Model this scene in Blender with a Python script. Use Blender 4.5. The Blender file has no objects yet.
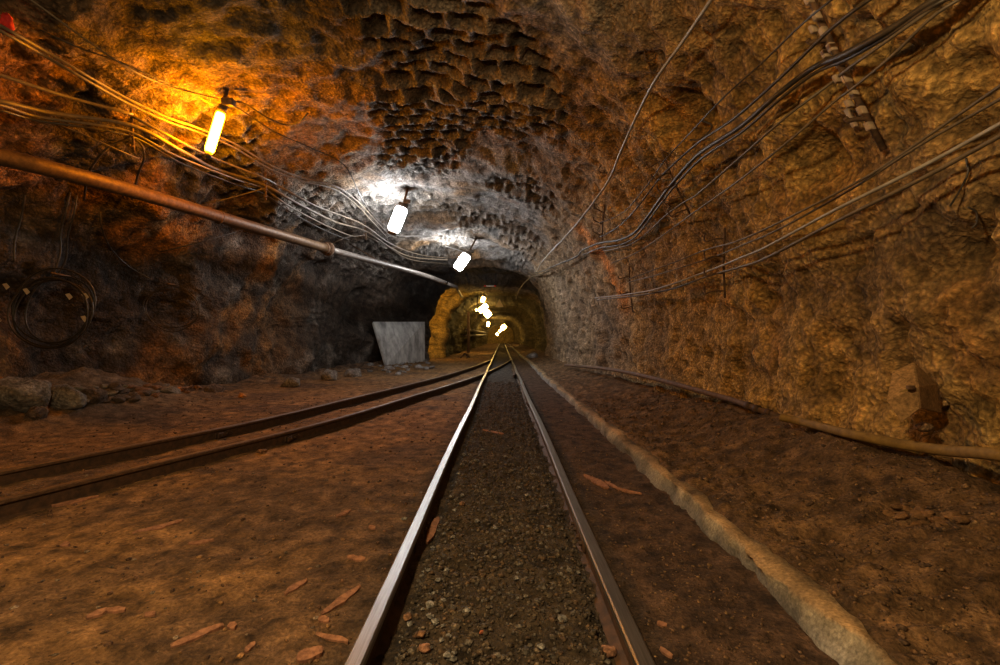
import bpy, math, random
import numpy as np
from mathutils import Vector
from mathutils.bvhtree import BVHTree
random.seed(7); RNG = np.random.default_rng(7)
S = bpy.context.scene
COL = S.collection
F, CX, CY, ZC = 500.0, 502.0, 338.0, 1.25      # focal length (px), vanishing point, lens height above the ground

# ------------------------------------------------------------------ noise
_perm = np.arange(256); RNG.shuffle(_perm); _perm = np.concatenate([_perm, _perm, _perm])
_g = RNG.normal(size=(256, 3)); _g /= np.linalg.norm(_g, axis=1)[:, None]
def perlin(x, y, z):
    xi, yi, zi = np.floor(x).astype(int), np.floor(y).astype(int), np.floor(z).astype(int)
    xf, yf, zf = x-xi, y-yi, z-zi
    xi, yi, zi = xi & 255, yi & 255, zi & 255
    u, v, w = (t*t*t*(t*(t*6-15)+10) for t in (xf, yf, zf))
    def gr(dx, dy, dz):
        g = _g[_perm[_perm[_perm[xi+dx]+yi+dy]+zi+dz]]
        return g[..., 0]*(xf-dx)+g[..., 1]*(yf-dy)+g[..., 2]*(zf-dz)
    l = lambda a, b, t: a+t*(b-a)
    x1 = l(l(gr(0,0,0), gr(1,0,0), u), l(gr(0,1,0), gr(1,1,0), u), v)
    x2 = l(l(gr(0,0,1), gr(1,0,1), u), l(gr(0,1,1), gr(1,1,1), u), v)
    return l(x1, x2, w)*1.5
def fbm(x, y, z, f, octv=3, ridge=False):
    s = 0; a = 1; t = 0
    for i in range(octv):
        n = perlin(x*f+17.3*i, y*f+5.1*i, z*f+9.7*i)
        if ridge: n = 1-2*np.abs(n)
        s = s+a*n; t += a; a *= .5; f *= 2.03
    return s/t
def sstep(a, b, x):
    t = np.clip((x-a)/(b-a), 0, 1); return t*t*(3-2*t)
def mix(a, b, m): return a*(1-m[..., None])+b*m[..., None]

# ------------------------------------------------------------------ object helpers
def link(name, me, parent=None):
    o = bpy.data.objects.new(name, me); COL.objects.link(o)
    if parent is not None: o.parent = parent
    return o
def mesh(name, V, Fc, m, parent=None, smooth=True, attr=None):
    V = np.asarray(V, dtype=np.float32)
    me = bpy.data.meshes.new(name)
    if isinstance(Fc, np.ndarray):
        n, k = Fc.shape
        me.vertices.add(len(V)); me.vertices.foreach_set('co', V.ravel())
        me.loops.add(n*k); me.loops.foreach_set('vertex_index', Fc.astype(np.int32).ravel())
        me.polygons.add(n); me.polygons.foreach_set('loop_start', np.arange(0, n*k, k, dtype=np.int32))
        me.polygons.foreach_set('loop_total', np.full(n, k, dtype=np.int32))
        me.update(calc_edges=True); me.validate()
    else:
        me.from_pydata([tuple(map(float, v)) for v in V], [], [tuple(f) for f in Fc]); me.update()
    if smooth: me.polygons.foreach_set('use_smooth', [True]*len(me.polygons))
    if attr is not None:
        a = me.color_attributes.new('tint', 'FLOAT_COLOR', 'POINT')
        c = np.ones((len(V), 4), dtype=np.float32); c[:, :3] = np.asarray(attr).reshape(-1, 3)
        a.data.foreach_set('color', c.ravel())
    me.materials.append(m)
    return link(name, me, parent)
def tag(o, label, cat, group=None):
    o['label'] = label; o['category'] = cat
    if group: o['group'] = group
    return o
def thing(name, loc, label, cat, group=None):
    o = bpy.data.objects.new(name, None); COL.objects.link(o); o.location = loc; o.empty_display_size = .1
    return tag(o, label, cat, group)
def struct(o): o['kind'] = 'structure'; return o

class MB:                                       # collects vertices and faces in world space
    def __init__(s): s.v = []; s.f = []
    def add(s, V, Fc):
        b = len(s.v); s.v += [tuple(map(float, v)) for v in V]; s.f += [tuple(int(i)+b for i in f) for f in Fc]; return s
    def tube(s, pts, r, n=8, cap=True, flat=1.0):
        P = np.asarray(pts, float); N = len(P)
        R = np.full(N, r) if np.isscalar(r) else np.asarray(r, float)
        T = np.gradient(P, axis=0); T /= np.linalg.norm(T, axis=1)[:, None]+1e-9
        up = np.array([0, 0, 1.]) if abs(T[0][2]) < .9 else np.array([1., 0, 0])
        a = np.cross(T[0], up); a /= np.linalg.norm(a)
        V = []
        for i in range(N):
            a = a-T[i]*a.dot(T[i]); a /= np.linalg.norm(a)+1e-9
            b = np.cross(a, T[i])
            for k in range(n):
                q = 2*math.pi*k/n
                V.append(P[i]+R[i]*(a*math.cos(q)*flat+b*math.sin(q)))
        Fc = [(i*n+k, i*n+(k+1) % n, (i+1)*n+(k+1) % n, (i+1)*n+k) for i in range(N-1) for k in range(n)]
        if cap: Fc += [tuple(range(n))[::-1], tuple((N-1)*n+k for k in range(n))]
        return s.add(V, Fc)
    def box(s, c, h, ax=None, bev=0.0):          # centre, half sizes, 3 axes
        c = np.asarray(c, float)
        A = np.eye(3) if ax is None else np.asarray(ax, float)
        if not bev:
            V = [c+A[0]*h[0]*x+A[1]*h[1]*y+A[2]*h[2]*z for z in (-1, 1) for y in (-1, 1) for x in (-1, 1)]
            return s.add(V, [(0,2,3,1),(4,5,7,6),(0,1,5,4),(2,6,7,3),(0,4,6,2),(1,3,7,5)])
        import bmesh
        bm = bmesh.new(); bmesh.ops.create_cube(bm, size=2)
        for v in bm.verts: v.co = Vector((v.co.x*h[0], v.co.y*h[1], v.co.z*h[2]))
        bmesh.ops.bevel(bm, geom=bm.edges[:], offset=bev, segments=2, affect='EDGES', profile=.6)
        bm.verts.index_update()
        V = [c+A[0]*v.co.x+A[1]*v.co.y+A[2]*v.co.z for v in bm.verts]
        Fc = [[v.index for v in f.verts] for f in bm.faces]; bm.free()
        return s.add(V, Fc)
    def build(s, name, m, parent=None, smooth=True):
        V = np.array(s.v)
        if parent is not None:
            off = np.zeros(3); p = parent
            while p is not None: off += np.array(p.location); p = p.parent
            V = V-off
            return mesh(name, V, s.f, m, parent, smooth)
        c = V.mean(0); c[2] = V[:, 2].min()
        o = mesh(name, V-c, s.f, m, None, smooth); o.location = c
        return o

# ------------------------------------------------------------------ materials
def nt(name):
    m = bpy.data.materials.new(name); m.use_nodes = True
    t = m.node_tree; return m, t, t.nodes['Principled BSDF']
def rock_mat(name, s1=6, s2=30, bump=.6, dist=.04, rough=.9, lo=.45, hi=1.5, grain=1.0, spec=.25):
    m, t, b = nt(name); N = t.nodes; L = t.links
    tc = N.new('ShaderNodeTexCoord')
    at = N.new('ShaderNodeAttribute'); at.attribute_name = 'tint'
    n1 = N.new('ShaderNodeTexNoise'); n1.inputs['Scale'].default_value = s1; n1.inputs['Detail'].default_value = 8; n1.inputs['Roughness'].default_value = .7
    n2 = N.new('ShaderNodeTexNoise'); n2.inputs['Scale'].default_value = s2; n2.inputs['Detail'].default_value = 5; n2.inputs['Roughness'].default_value = .65
    vo = N.new('ShaderNodeTexVoronoi'); vo.inputs['Scale'].default_value = s2*.8
    for n in (n1, n2): L.new(tc.outputs['Object'], n.inputs['Vector'])
    nd = N.new('ShaderNodeTexNoise'); nd.inputs['Scale'].default_value = s2*.7; L.new(tc.outputs['Object'], nd.inputs['Vector'])
    wv = N.new('ShaderNodeVectorMath'); wv.operation = 'MULTIPLY_ADD'; wv.inputs[1].default_value = (1.3/s2,)*3
    L.new(nd.outputs['Color'], wv.inputs[0]); L.new(tc.outputs['Object'], wv.inputs[2]); L.new(wv.outputs[0], vo.inputs['Vector'])
    r = N.new('ShaderNodeMapRange'); r.inputs['From Min'].default_value = .3; r.inputs['From Max'].default_value = .7
    r.inputs['To Min'].default_value = lo; r.inputs['To Max'].default_value = hi
    L.new(n1.outputs['Fac'], r.inputs['Value'])
    r2 = N.new('ShaderNodeMapRange'); r2.inputs['From Min'].default_value = .3; r2.inputs['From Max'].default_value = .7
    r2.inputs['To Min'].default_value = .6; r2.inputs['To Max'].default_value = 1.4
    L.new(n2.outputs['Fac'], r2.inputs['Value'])
    mu = N.new('ShaderNodeMath'); mu.operation = 'MULTIPLY'; L.new(r.outputs[0], mu.inputs[0]); L.new(r2.outputs[0], mu.inputs[1])
    vm = N.new('ShaderNodeVectorMath'); vm.operation = 'SCALE'
    L.new(at.outputs['Color'], vm.inputs[0]); L.new(mu.outputs[0], vm.inputs['Scale'])
    L.new(vm.outputs[0], b.inputs['Base Color'])
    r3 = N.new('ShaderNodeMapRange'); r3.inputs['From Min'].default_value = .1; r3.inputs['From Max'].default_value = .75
    r3.inputs['To Min'].default_value = 1+.35*grain; r3.inputs['To Max'].default_value = 1-.55*grain; L.new(vo.outputs['Distance'], r3.inputs['Value'])  # grain tops lightened, crevices darkened: shading put into the colour
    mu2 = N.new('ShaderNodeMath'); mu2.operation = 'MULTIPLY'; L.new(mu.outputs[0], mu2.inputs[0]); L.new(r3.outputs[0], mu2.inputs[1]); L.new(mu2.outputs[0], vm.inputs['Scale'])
    ad = N.new('ShaderNodeMath'); ad.operation = 'MULTIPLY_ADD'; ad.inputs[1].default_value = -1.0*grain
    L.new(vo.outputs['Distance'], ad.inputs[0]); L.new(n2.outputs['Fac'], ad.inputs[2])
    ad2 = N.new('ShaderNodeMath'); ad2.operation = 'MULTIPLY_ADD'; ad2.inputs[1].default_value = 1.6
    L.new(n1.outputs['Fac'], ad2.inputs[0]); L.new(ad.outputs[0], ad2.inputs[2])
    bp = N.new('ShaderNodeBump'); bp.inputs['Strength'].default_value = bump; bp.inputs['Distance'].default_value = dist
    L.new(ad2.outputs[0], bp.inputs['Height']); L.new(bp.outputs[0], b.inputs['Normal'])
    b.inputs['Roughness'].default_value = rough; b.inputs['Specular IOR Level'].default_value = spec
    return m
def mat(name, c1, c2=None, scale=20, rough=.6, metal=0, bump=.2, dist=.005, emit=None, es=0, stretch=None):
    m, t, b = nt(name); N = t.nodes; L = t.links
    tc = N.new('ShaderNodeTexCoord'); n = N.new('ShaderNodeTexNoise')
    n.inputs['Scale'].default_value = scale; n.inputs['Detail'].default_value = 6; n.inputs['Roughness'].default_value = .65
    if stretch:
        mp = N.new('ShaderNodeMapping'); mp.inputs['Scale'].default_value = stretch
        L.new(tc.outputs['Object'], mp.inputs[0]); L.new(mp.outputs[0], n.inputs['Vector'])
    else: L.new(tc.outputs['Object'], n.inputs['Vector'])
    cr = N.new('ShaderNodeValToRGB'); cr.color_ramp.elements[0].position = .35; cr.color_ramp.elements[1].position = .65
    cr.color_ramp.elements[0].color = (*c1, 1); cr.color_ramp.elements[1].color = (*(c2 or c1), 1)
    L.new(n.outputs['Fac'], cr.inputs[0]); L.new(cr.outputs[0], b.inputs['Base Color'])
    bp = N.new('ShaderNodeBump'); bp.inputs['Strength'].default_value = bump; bp.inputs['Distance'].default_value = dist
    L.new(n.outputs['Fac'], bp.inputs['Height']); L.new(bp.outputs[0], b.inputs['Normal'])
    b.inputs['Roughness'].default_value = rough; b.inputs['Metallic'].default_value = metal
    if emit: b.inputs['Emission Color'].default_value = (*emit, 1); b.inputs['Emission Strength'].default_value = es
    return m
M_WL = rock_mat('rock left', 3.2, 22, .9, .07, .8, grain=.6)
M_CE = rock_mat('rock ceiling', 4, 26, .9, .05, .88, grain=.7)
M_WR = rock_mat('sprayed rock right', 4.5, 30, 1.0, .05, .92, lo=.55, hi=1.45, grain=.75)
M_FL = rock_mat('dirt floor', 6, 55, 1.0, .026, .95, lo=.35, hi=1.6, grain=.35)
M_STONE = rock_mat('loose stone', 14, 60, .6, .01, .8)
M_GRAV = rock_mat('gravel', 20, 90, .6, .006, .75)
M_CONC = rock_mat('kerb concrete', 5, 60, .7, .010, .9, lo=.5, hi=1.4, grain=.25)
M_STEEL = mat('polished rail steel', (.24,.23,.22), (.36,.35,.33), 9, .44, 1.0, .08, .002, stretch=(12, .4, 12))
M_RUST = mat('rusty rail steel', (.035,.02,.012), (.09,.045,.022), 18, .75, .2, .5, .006)
M_DARKSTEEL = mat('dull branch rail head', (.09,.055,.035), (.2,.13,.085), 12, .5, .6, .2, .003, stretch=(6, .5, 6))
M_PIPE = mat('rusted pipe', (.075,.042,.02), (.16,.095,.045), 14, .55, .3, .4, .006)
M_PIPE2 = mat('grey pipe', (.12,.10,.085), (.21,.185,.16), 12, .5, .3, .3, .004)
M_CABLE_D = mat('black rubber cable', (.018,.014,.011), (.05,.036,.024), 14, .5, 0, .2, .002)
M_CABLE_G = mat('grey cable', (.18,.165,.15), (.28,.26,.24), 9, .45, 0, .15, .002)
M_CABLE_M = mat('dusty cable', (.065,.05,.034), (.13,.098,.065), 11, .55, 0, .2, .002)
M_IRON = mat('rusted iron', (.05,.03,.018), (.14,.08,.04), 25, .8, .3, .5, .004)
M_CLAMP = mat('pale clamp', (.22,.17,.12), (.4,.3,.2), 18, .7, 0, .3, .004)
M_WOOD = mat('red wood splinter', (.13,.06,.035), (.29,.145,.085), 14, .9, 0, .6, .004, stretch=(3, 3, 1))
M_HOSE = mat('ochre hose', (.12,.072,.016), (.21,.13,.03), 16, .75, 0, .5, .006)
M_HOSE2 = mat('dark brown hose', (.06,.035,.02), (.13,.07,.04), 16, .75, 0, .5, .006)
M_SLAB = mat('weathered concrete slab', (.19,.19,.185), (.52,.52,.50), 1.6, .85, 0, .3, .01, stretch=(1.5, 1.5, .8))
M_RED = mat('red cloth', (.45,.02,.01), (.3,.01,.01), 12, .8, 0, .3, .005)
M_WHITEP = mat('white paint', (.6,.58,.52), (.75,.72,.66), 12, .6)
M_REDP = mat('red paint', (.7,.06,.03), (.6,.05,.02), 12, .6)
M_SIGN = mat('ochre sign', (.42,.32,.12), (.5,.38,.15), 8, .6)
M_SIGNO = mat('orange sign', (.75,.3,.02), (.65,.25,.02), 8, .6)
M_PAPER = mat('pale tag', (.55,.42,.28), (.7,.55,.38), 12, .8)
M_HOOD = rock_mat('mud caked sheet', 10, 60, .35, .006, .9, lo=.7, hi=1.3, grain=.3)
M_HOUS = mat('lamp housing', (.06,.05,.045), (.12,.1,.08), 20, .6, .3)
def emitter(name, c, s): return mat(name, (.8, .8, .8), None, 5, .4, emit=c, es=s, bump=0)
E_OR = emitter('sodium tube', (1, .345, .0016), 560)
E_WH = emitter('white tube', (.95, .97, 1), 190)
E_YE = emitter('yellow tube', (1, .62, .16), 55)

# ------------------------------------------------------------------ tunnel shell
KY = [-7, 4, 8, 13, 18, 22.5, 25.0, 27.0, 28.0, 29, 30.6, 32, 40, 122]
KL = [-8.0, -8.2, -8.2, -7.4, -6.8, -6.55, -5.6, -4.2, -3.95, -4.9, -5.0, -3.65, -3.5, -3.4]
KR = [2.95, 2.95, 2.85, 2.75, 2.6, 2.5, 2.5, 2.5, 2.45, 2.7, 2.9, 2.95, 2.9, 2.9]
KH = [5.4, 5.4, 5.3, 5.15, 5.0, 4.85, 4.8, 4.75, 4.2, 4.1, 4.1, 4.1, 4.1, 4.1]
KN = [2.5, 2.5, 2.5, 2.5, 2.6, 3.0, 3.4, 4.5, 5.0, 5.0, 5.0, 4.2, 4.0, 4.0]
fL = lambda y: np.interp(y, KY, KL); fR = lambda y: np.interp(y, KY, KR); fH = lambda y: np.interp(y, KY, KH)
ROWS = np.concatenate([np.linspace(-7, 1.1, 26), np.exp(np.linspace(math.log(1.25), math.log(34), 440)), np.exp(np.linspace(math.log(34.6), math.log(121), 80))])
NA = 540
base = np.zeros((len(ROWS), NA, 3)); arc = np.zeros((len(ROWS), NA))
tt = np.linspace(0, math.pi, 900); c, s = np.cos(tt), np.sin(tt)
for i, y in enumerate(ROWS):
    L, R, H = fL(y), fR(y), fH(y)
    cx = (L+R)/2; w = (R-L)/2
    nl = np.interp(y, KY, KN); n = np.where(c > 0, nl, max(3.1, .85*nl))   # left side rounder, right wall steeper
    X = cx-w*np.sign(c)*np.abs(c)**(2/n); Z = -.25+(H+.25)*np.abs(s)**(2/n)
    d = np.concatenate([[0], np.cumsum(np.hypot(np.diff(X), np.diff(Z)))])
    dens = np.where(np.linspace(0, 1, 900) > .64, 1.9, 1.0)*(1+0*d); cd = np.concatenate([[0], np.cumsum(np.diff(d)*dens[1:])]); u = np.interp(np.linspace(0, cd[-1], NA), cd, d)
    base[i, :, 0] = np.interp(u, d, X); base[i, :, 1] = y; base[i, :, 2] = np.interp(u, d, Z); arc[i] = u-d[-1]/2
gy = np.gradient(base, axis=0); ga = np.gradient(base, axis=1)
nrm = np.cross(ga, gy); nrm /= np.linalg.norm(nrm, axis=2)[..., None]+1e-9
mid = np.stack([(fL(ROWS)+fR(ROWS))/2, ROWS, np.full(len(ROWS), 1.5)], 1)[:, None, :]
flip = np.sign(((mid-base)*nrm).sum(2)); nrm *= flip[..., None]
x, y, z = base[..., 0], base[..., 1], base[..., 2]
hall = 1-sstep(27, 30, y)
FA = arc/(arc[:, -1:]-arc[:, :1])+.5
mL = (1-sstep(.30, .42, FA)); mR = sstep(.66, .76, FA); mC = 1-mL-mR
big = fbm(x, y, z, .33, 3)
mid_ = fbm(x, y, z, .95, 3, True)
midb = fbm(x+31, y, z, 1.7, 3)
fine = fbm(x, y+11, z, 5.0, 3)
grain = fbm(x, y, z+7, 10., 3)
# angular blocks on the left: quantised noise
blk = perlin(x*.9+3, y*.55, z*1.1); blk = (np.round(blk*5)/5*.6+blk*.4)
disp = big*(.42*mL+.30*mC+.20*mR)+mid_*(.14*mL+.09*mC+.14*mR)+midb*(.16*mL+.12*mC+.20*mR)
disp += blk*.30*mL+fine*(.06*mL+.045*mC+.055*mR)+grain*(.014*mL+.018*mC+.05*mR)
# netted pockets of the sprayed roof
wx = perlin(x*.8, y*.8, z*.8)*.22; wy = perlin(x*.8+40, y*.8, z*.8)*.22
sa = (arc+wx)/.46; sy = (y+wy)/.34
row = np.floor(sy); ca = np.abs((sa+.5*(row % 2)) % 1-.5)*2; cyy = np.abs(sy % 1-.5)*2
cell = (1-sstep(.66, .9, ca))*(1-sstep(.6, .86, cyy))
net = sstep(-.12, .22, perlin(x*.45+9, y*.32, z*.4)+.10)*sstep(.22, .34, FA)*(1-sstep(.66, .74, FA))*sstep(2.5, 4, y)*(1-sstep(21, 25, y))*(1-sstep(-1.6, -3.2, x)*(1-sstep(7, 10, y)))
cr = np.abs(perlin(row*3.17+.5, np.floor(sa+.5*(row % 2))*1.73+.3, 0*y+.7))
disp -= cell*net*(.09+.13*cr)
# long ribs across the roof of the hall
disp += hall*mC*.13*np.sin(y*2.4+2*perlin(x*.3, y*.3, z*.3)+x*.5)*sstep(-.1, .3, perlin(x*.2, y*.25, z*.2+5)+.1)
# rock shelf / dark slot beside the slab
def blob(px, py, pz, r): return np.exp(-((x-px)**2+(y-py)**2+(z-pz)**2)/r**2)
disp += -.6*blob(-6.3, 21.6, 2.6, .8)+.2*blob(-6.9, 17, .5, 1.4)+.35*blob(-7.4, 12.5, .6, 1.2)-.5*blob(-8, 9.5, 1.6, 1.5)
disp -= .55*blob(2.35, 5.9, 3.85, .36)+.30*blob(2.7, 4.25, 2.75, .28)-.10*blob(2.7, 4.6, 3.1, .45)
disp -= .28*blob(2.9, 3.05, 1.75, .22)                        # hollow on the right wall
disp += .16*blob(2.9, 3.9, .35, .4)+.12*blob(2.8, 4.6, .5, .3)
disp += (1-hall)*sstep(31.5, 33, y)*(.45*perlin(y*.45, z*.12, x*.1)+.25*perlin(y*1.1, z*.2, x*.1+4)-.1)
disp -= .10
disp = np.where(y < 1.1, np.minimum(disp, .05), disp)
shell = base+nrm*disp[..., None]
# colours
k1 = fbm(x, y, z, .5, 3); k2 = fbm(x+50, y, z, 1.4, 3)
OCH = np.array([.45, .285, .095]); BRN = np.array([.22, .145, .082]); GRY = np.array([.25, .23, .21]); DRK = np.array([.085, .062, .045])
ORG = np.array([.50, .235, .055]); GRN = np.array([.17, .14, .05])
cL = mix(DRK+0*base, np.array([.20,.17,.14]), sstep(.1, .5, k2+.25*sstep(1.6, .2, z)+.05*sstep(12, 20, y)-.05))
cL = mix(cL, ORG*.7, sstep(.08, .35, k1+.1)*.75*(1-sstep(13, 18, y)))
cC = mix(BRN+0*base, GRY, sstep(-.1, .3, k1+.3*sstep(9, 14, y)*(1-sstep(0, 2.2, x))-.05))
cC = mix(cC, ORG*.5, sstep(.12, .35, k2)*.35)
cR = mix(OCH+0*base, np.array([.31,.20,.085]), sstep(-.1, .3, k1))
cR = mix(cR, ORG*.9, sstep(.15, .4, k2)*.3)
cR = mix(cR, np.array([.255, .20, .15])+0*base, sstep(6.5, 14, y)*.75)
cR = mix(cR, BRN*.75, sstep(.15, .5, -k2)*.6)
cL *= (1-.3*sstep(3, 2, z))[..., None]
colr = mix(mix(cC, cL, mL), cR, mR)
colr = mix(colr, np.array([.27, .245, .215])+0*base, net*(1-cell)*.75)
colr *= (1-.45*net*cell)[..., None]  # shade of the recessed net pockets put into the colour
colr = mix(colr, GRN+0*base, sstep(29, 32, y)*.7)
colr *= (1-.45*sstep(31.5, 33, y)*(1-sstep(44, 55, y)))[..., None]  # dimness inside the tunnel entrance painted into the wall colour
colr *= (1-.72*sstep(24.2, 26, y)*(1-sstep(28.3, 29.2, y))*np.maximum(mC, sstep(1.5, 3, z)))[..., None]  # darkness around the tunnel mouth lip painted into the rock colour
colr *= (1-.72*mC*sstep(-.3, -2.6, x)*(1-sstep(5.8, 9, y)))[..., None]  # near left roof: dim lighting imitated by a darker colour
colr = mix(colr, np.array([.5, .33, .08])+0*base, sstep(28.4, 29.4, y)*(1-sstep(32, 33, y))*mL)  # yellow lamplight on the recess wall put into its colour
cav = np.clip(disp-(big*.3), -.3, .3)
colr *= np.clip(1+2.0*(fine*.5+grain*.3)+1.0*cav, .35, 1.7)[..., None]  # hollows darkened: occlusion shade put into the rock colour
def quad(i0, i1):
    nr, na = len(ROWS), i1-i0+1
    a = (np.arange(nr-1)[:, None]*na+np.arange(na-1)[None, :]).ravel()
    return np.stack([a, a+1, a+na+1, a+na], 1)
_m = FA[200]; IL, IR = int(np.argmin(np.abs(_m-.36))), int(np.argmin(np.abs(_m-.69)))
# orange stained seam on the right wall (in the wall's own coordinates: depth and height)
seam_c = np.exp(-((y-(11.6+1.1*(z-2.6)*.55+.5*k2))/.33)**2)*sstep(1.6, 2.2, z)*(1-sstep(3.7, 4.3, z))*sstep(.7, .76, FA)
colr = mix(colr, np.array([.62, .27, .08])+0*base, np.clip(seam_c, 0, 1)*.9)
def shell_part(name, i0, i1, m):
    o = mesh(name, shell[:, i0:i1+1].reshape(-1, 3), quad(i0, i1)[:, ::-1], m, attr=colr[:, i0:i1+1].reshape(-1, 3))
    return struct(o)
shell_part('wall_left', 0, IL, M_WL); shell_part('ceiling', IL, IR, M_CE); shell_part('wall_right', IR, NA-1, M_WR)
vs = shell.reshape(-1, 3)
BV = BVHTree.FromPolygons([tuple(v) for v in vs], quad(0, NA-1).tolist())
# far end of the drive
g = np.linspace(-5, 4, 40); hh = np.linspace(-.3, 4.6, 24); gx, gz = np.meshgrid(g, hh)
gyy = 118+.4*fbm(gx, gx*0, gz, .8, 3)
a = (np.arange(23)[:, None]*40+np.arange(39)[None, :]).ravel()
struct(mesh('wall_back', np.stack([gx, gyy, gz], -1).reshape(-1, 3), np.stack([a, a+1, a+41, a+40], 1), M_WL, attr=np.tile(np.array([.6,.45,.2]), (960, 1))))  # pale yellow colour imitates the hazy lamp glow at the end

# ------------------------------------------------------------------ branch track line
DY = [-4, 0, 2, 3.5, 4.4, 5.5, 6.1, 7.7, 9.76, 11.3, 14.3, 17, 20.5, 23.4, 27]
DD = [6.6, 5.3, 4.55, 4.03, 3.7, 3.33, 3.07, 2.66, 2.27, 1.93, 1.35, .95, .55, .28, 0]
_pf = np.polyfit(DY, DD, 6)
def dev(yy): return np.interp(yy, DY, DD)
def smooth1(a, k):
    ker = np.hanning(2*k+3)[1:-1]; ker /= ker.sum()
    return np.convolve(np.pad(a, k, mode='edge'), ker, 'same')[k:-k]

# ------------------------------------------------------------------ floor
xs = np.concatenate([np.linspace(-9.6, -5.2, 110), np.linspace(-5.16, -.9, 190), np.linspace(-.88, 2.0, 170), np.linspace(2.02, 3.7, 60)])
ys = np.concatenate([np.linspace(-7, 1.3, 30), np.exp(np.linspace(math.log(1.4), math.log(34), 470)), np.exp(np.linspace(math.log(34.5), math.log(120), 70))])
def floor_h(X, Y, detail=True):
    q = fbm(X, Y, 0*X, .6, 2)*.05
    inner = sstep(.44, .38, np.abs(X))
    right = sstep(1.32, 1.5, X)
    lw = X-fL(Y)
    q = q*(1-sstep(.9, .5, np.abs(X)))*.8
    q += .03*inner-.02*(1-right)
    q += right*(.10+.20*sstep(1.5, 2.9, X)+.12*sstep(2.1, 2.75, X)*sstep(9, 5, Y)*(1+.8*perlin(X*1.1, Y*.9, 0*X+3))+.05*fbm(X, Y, 0*X+4, 1.1, 2))
    onb = np.minimum(np.abs(X+.5+dev(Y)), np.abs(X-.5+dev(Y)))
    away = 1-sstep(.6, .1, onb)*sstep(27, 15, Y)*1.0
    mound = sstep(2.3, .3, lw)*(.45*np.clip(perlin(X*.5+2, Y*.35, 0*X)+.55, 0, 1.2))*sstep(28, 25, Y)
    q += mound*sstep(16, 12, Y)+.12*sstep(1.0, .0, lw)*sstep(28, 25, Y)
    q += .35*np.exp(-((X+7.1)**2/1.4+(Y-8.7)**2/1.6))
    if detail:
        rough = .021+.09*sstep(.02, .2, mound)+.03*right
        q += (fbm(X, Y, 0*X+2, 3.0, 3)*1.4*rough+fbm(X, Y, 0*X+3, 12., 2)*.7*rough)*(.4+.6*away)
        q += inner*.022*fbm(X, Y, 0*X+8, 17., 2)
    return q
X, Y = np.meshgrid(xs, ys)
Z = floor_h(X, Y)
k1 = fbm(X, Y, 0*X, .7, 3); k2 = fbm(X, Y, 0*X+20, 2.5, 3)
B3 = np.zeros(X.shape+(3,))
DIRT = np.array([.30, .172, .074]); DIRT2 = np.array([.175, .105, .058]); GRVL = np.array([.088, .066, .045]); REDD = np.array([.115, .07, .045]); MUD = np.array([.20, .122, .062])
fc = mix(B3+DIRT, B3+DIRT2, sstep(-.1, .3, k1+.35*sstep(-2.2, -.6, X)*sstep(7, 3, Y)))
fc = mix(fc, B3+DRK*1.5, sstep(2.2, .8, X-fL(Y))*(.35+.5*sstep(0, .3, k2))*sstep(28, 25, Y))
fc = mix(fc, B3+np.array([.17,.14,.115]), np.exp(-((X+7.3)**2/2.2+(Y-8.9)**2/2.5))*.85)
fc = mix(fc, B3+REDD, sstep(.3, .5, X))
fc = mix(fc, B3+GRVL, sstep(.5, .42, np.abs(X)))
fc = mix(fc, B3+np.array([.17, .17, .17]), sstep(.5, .42, np.abs(X))*sstep(10, 20, Y)*sstep(34, 26, Y)*.6)
fc = mix(fc, B3+MUD, sstep(1.35, 1.5, X)); fc = mix(fc, B3+MUD*.6, sstep(1.35, 1.5, X)*sstep(.0, .3, k2)*.8)
fc = mix(fc, B3+GRVL*.7, sstep(.8, .55, np.abs(X+.05))*.55)
fc *= (.85*np.clip(1+1.0*fbm(X, Y*.8, 0*X+9, 6., 4)-.45*sstep(.12, .4, fbm(X, Y, 0*X+33, 14., 3)), .35, 1.6))[..., None]
nx = len(xs); a = (np.arange(len(ys)-1)[:, None]*nx+np.arange(nx-1)[None, :]).ravel()
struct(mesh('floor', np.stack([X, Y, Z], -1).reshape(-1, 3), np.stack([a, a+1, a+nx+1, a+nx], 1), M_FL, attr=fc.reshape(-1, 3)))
def fz(px, py): return float(floor_h(np.array([px]), np.array([py]), True)[0])

# ------------------------------------------------------------------ from a pixel to the place it shows
def ray(px, py): return np.array([(px-CX)/F, 1.0, -(py-CY)/F])
EYE = np.array([0, 0, ZC])
def at(px, py, Yd): return EYE+ray(px, py)*Yd
def ground(px, py, z0=0.0):
    Yd = F*(ZC-z0)/(py-CY)
    ts = np.linspace(.35, 1.12, 260)*Yd
    P = EYE[None, :]+ray(px, py)[None, :]*ts[:, None]
    k = np.nonzero(P[:, 2] <= floor_h(P[:, 0], P[:, 1], True))[0]
    p = P[k[0]] if len(k) else at(px, py, Yd)
    p[2] = fz(p[0], p[1])
    return p
def hit(px, py, off=0.06):
    r = ray(px, py); d = Vector(r).normalized()
    h, n, i, t = BV.ray_cast(Vector(EYE), d)
    if h is None: return at(px, py, 99), np.array([0, -1., 0]), 99.0
    n = np.array(n); n = n if n.dot(r) < 0 else -n
    cosv = max(.25, -n.dot(np.array(d)))
    Yd = h.y-off/cosv*d.y
    return at(px, py, Yd), n, Yd
def catmull(P, n=10):
    P = np.asarray(P, float); Q = np.vstack([2*P[0]-P[1], P, 2*P[-1]-P[-2]]); out = []
    for i in range(1, len(Q)-2):
        p0, p1, p2, p3 = Q[i-1], Q[i], Q[i+1], Q[i+2]
        for k in range(n):
            t = k/n
            out.append(.5*((2*p1)+(-p0+p2)*t+(2*p0-5*p1+4*p2-p3)*t*t+(-p0+3*p1-3*p2+p3)*t**3))
    out.append(P[-1]); return np.array(out)
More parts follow.
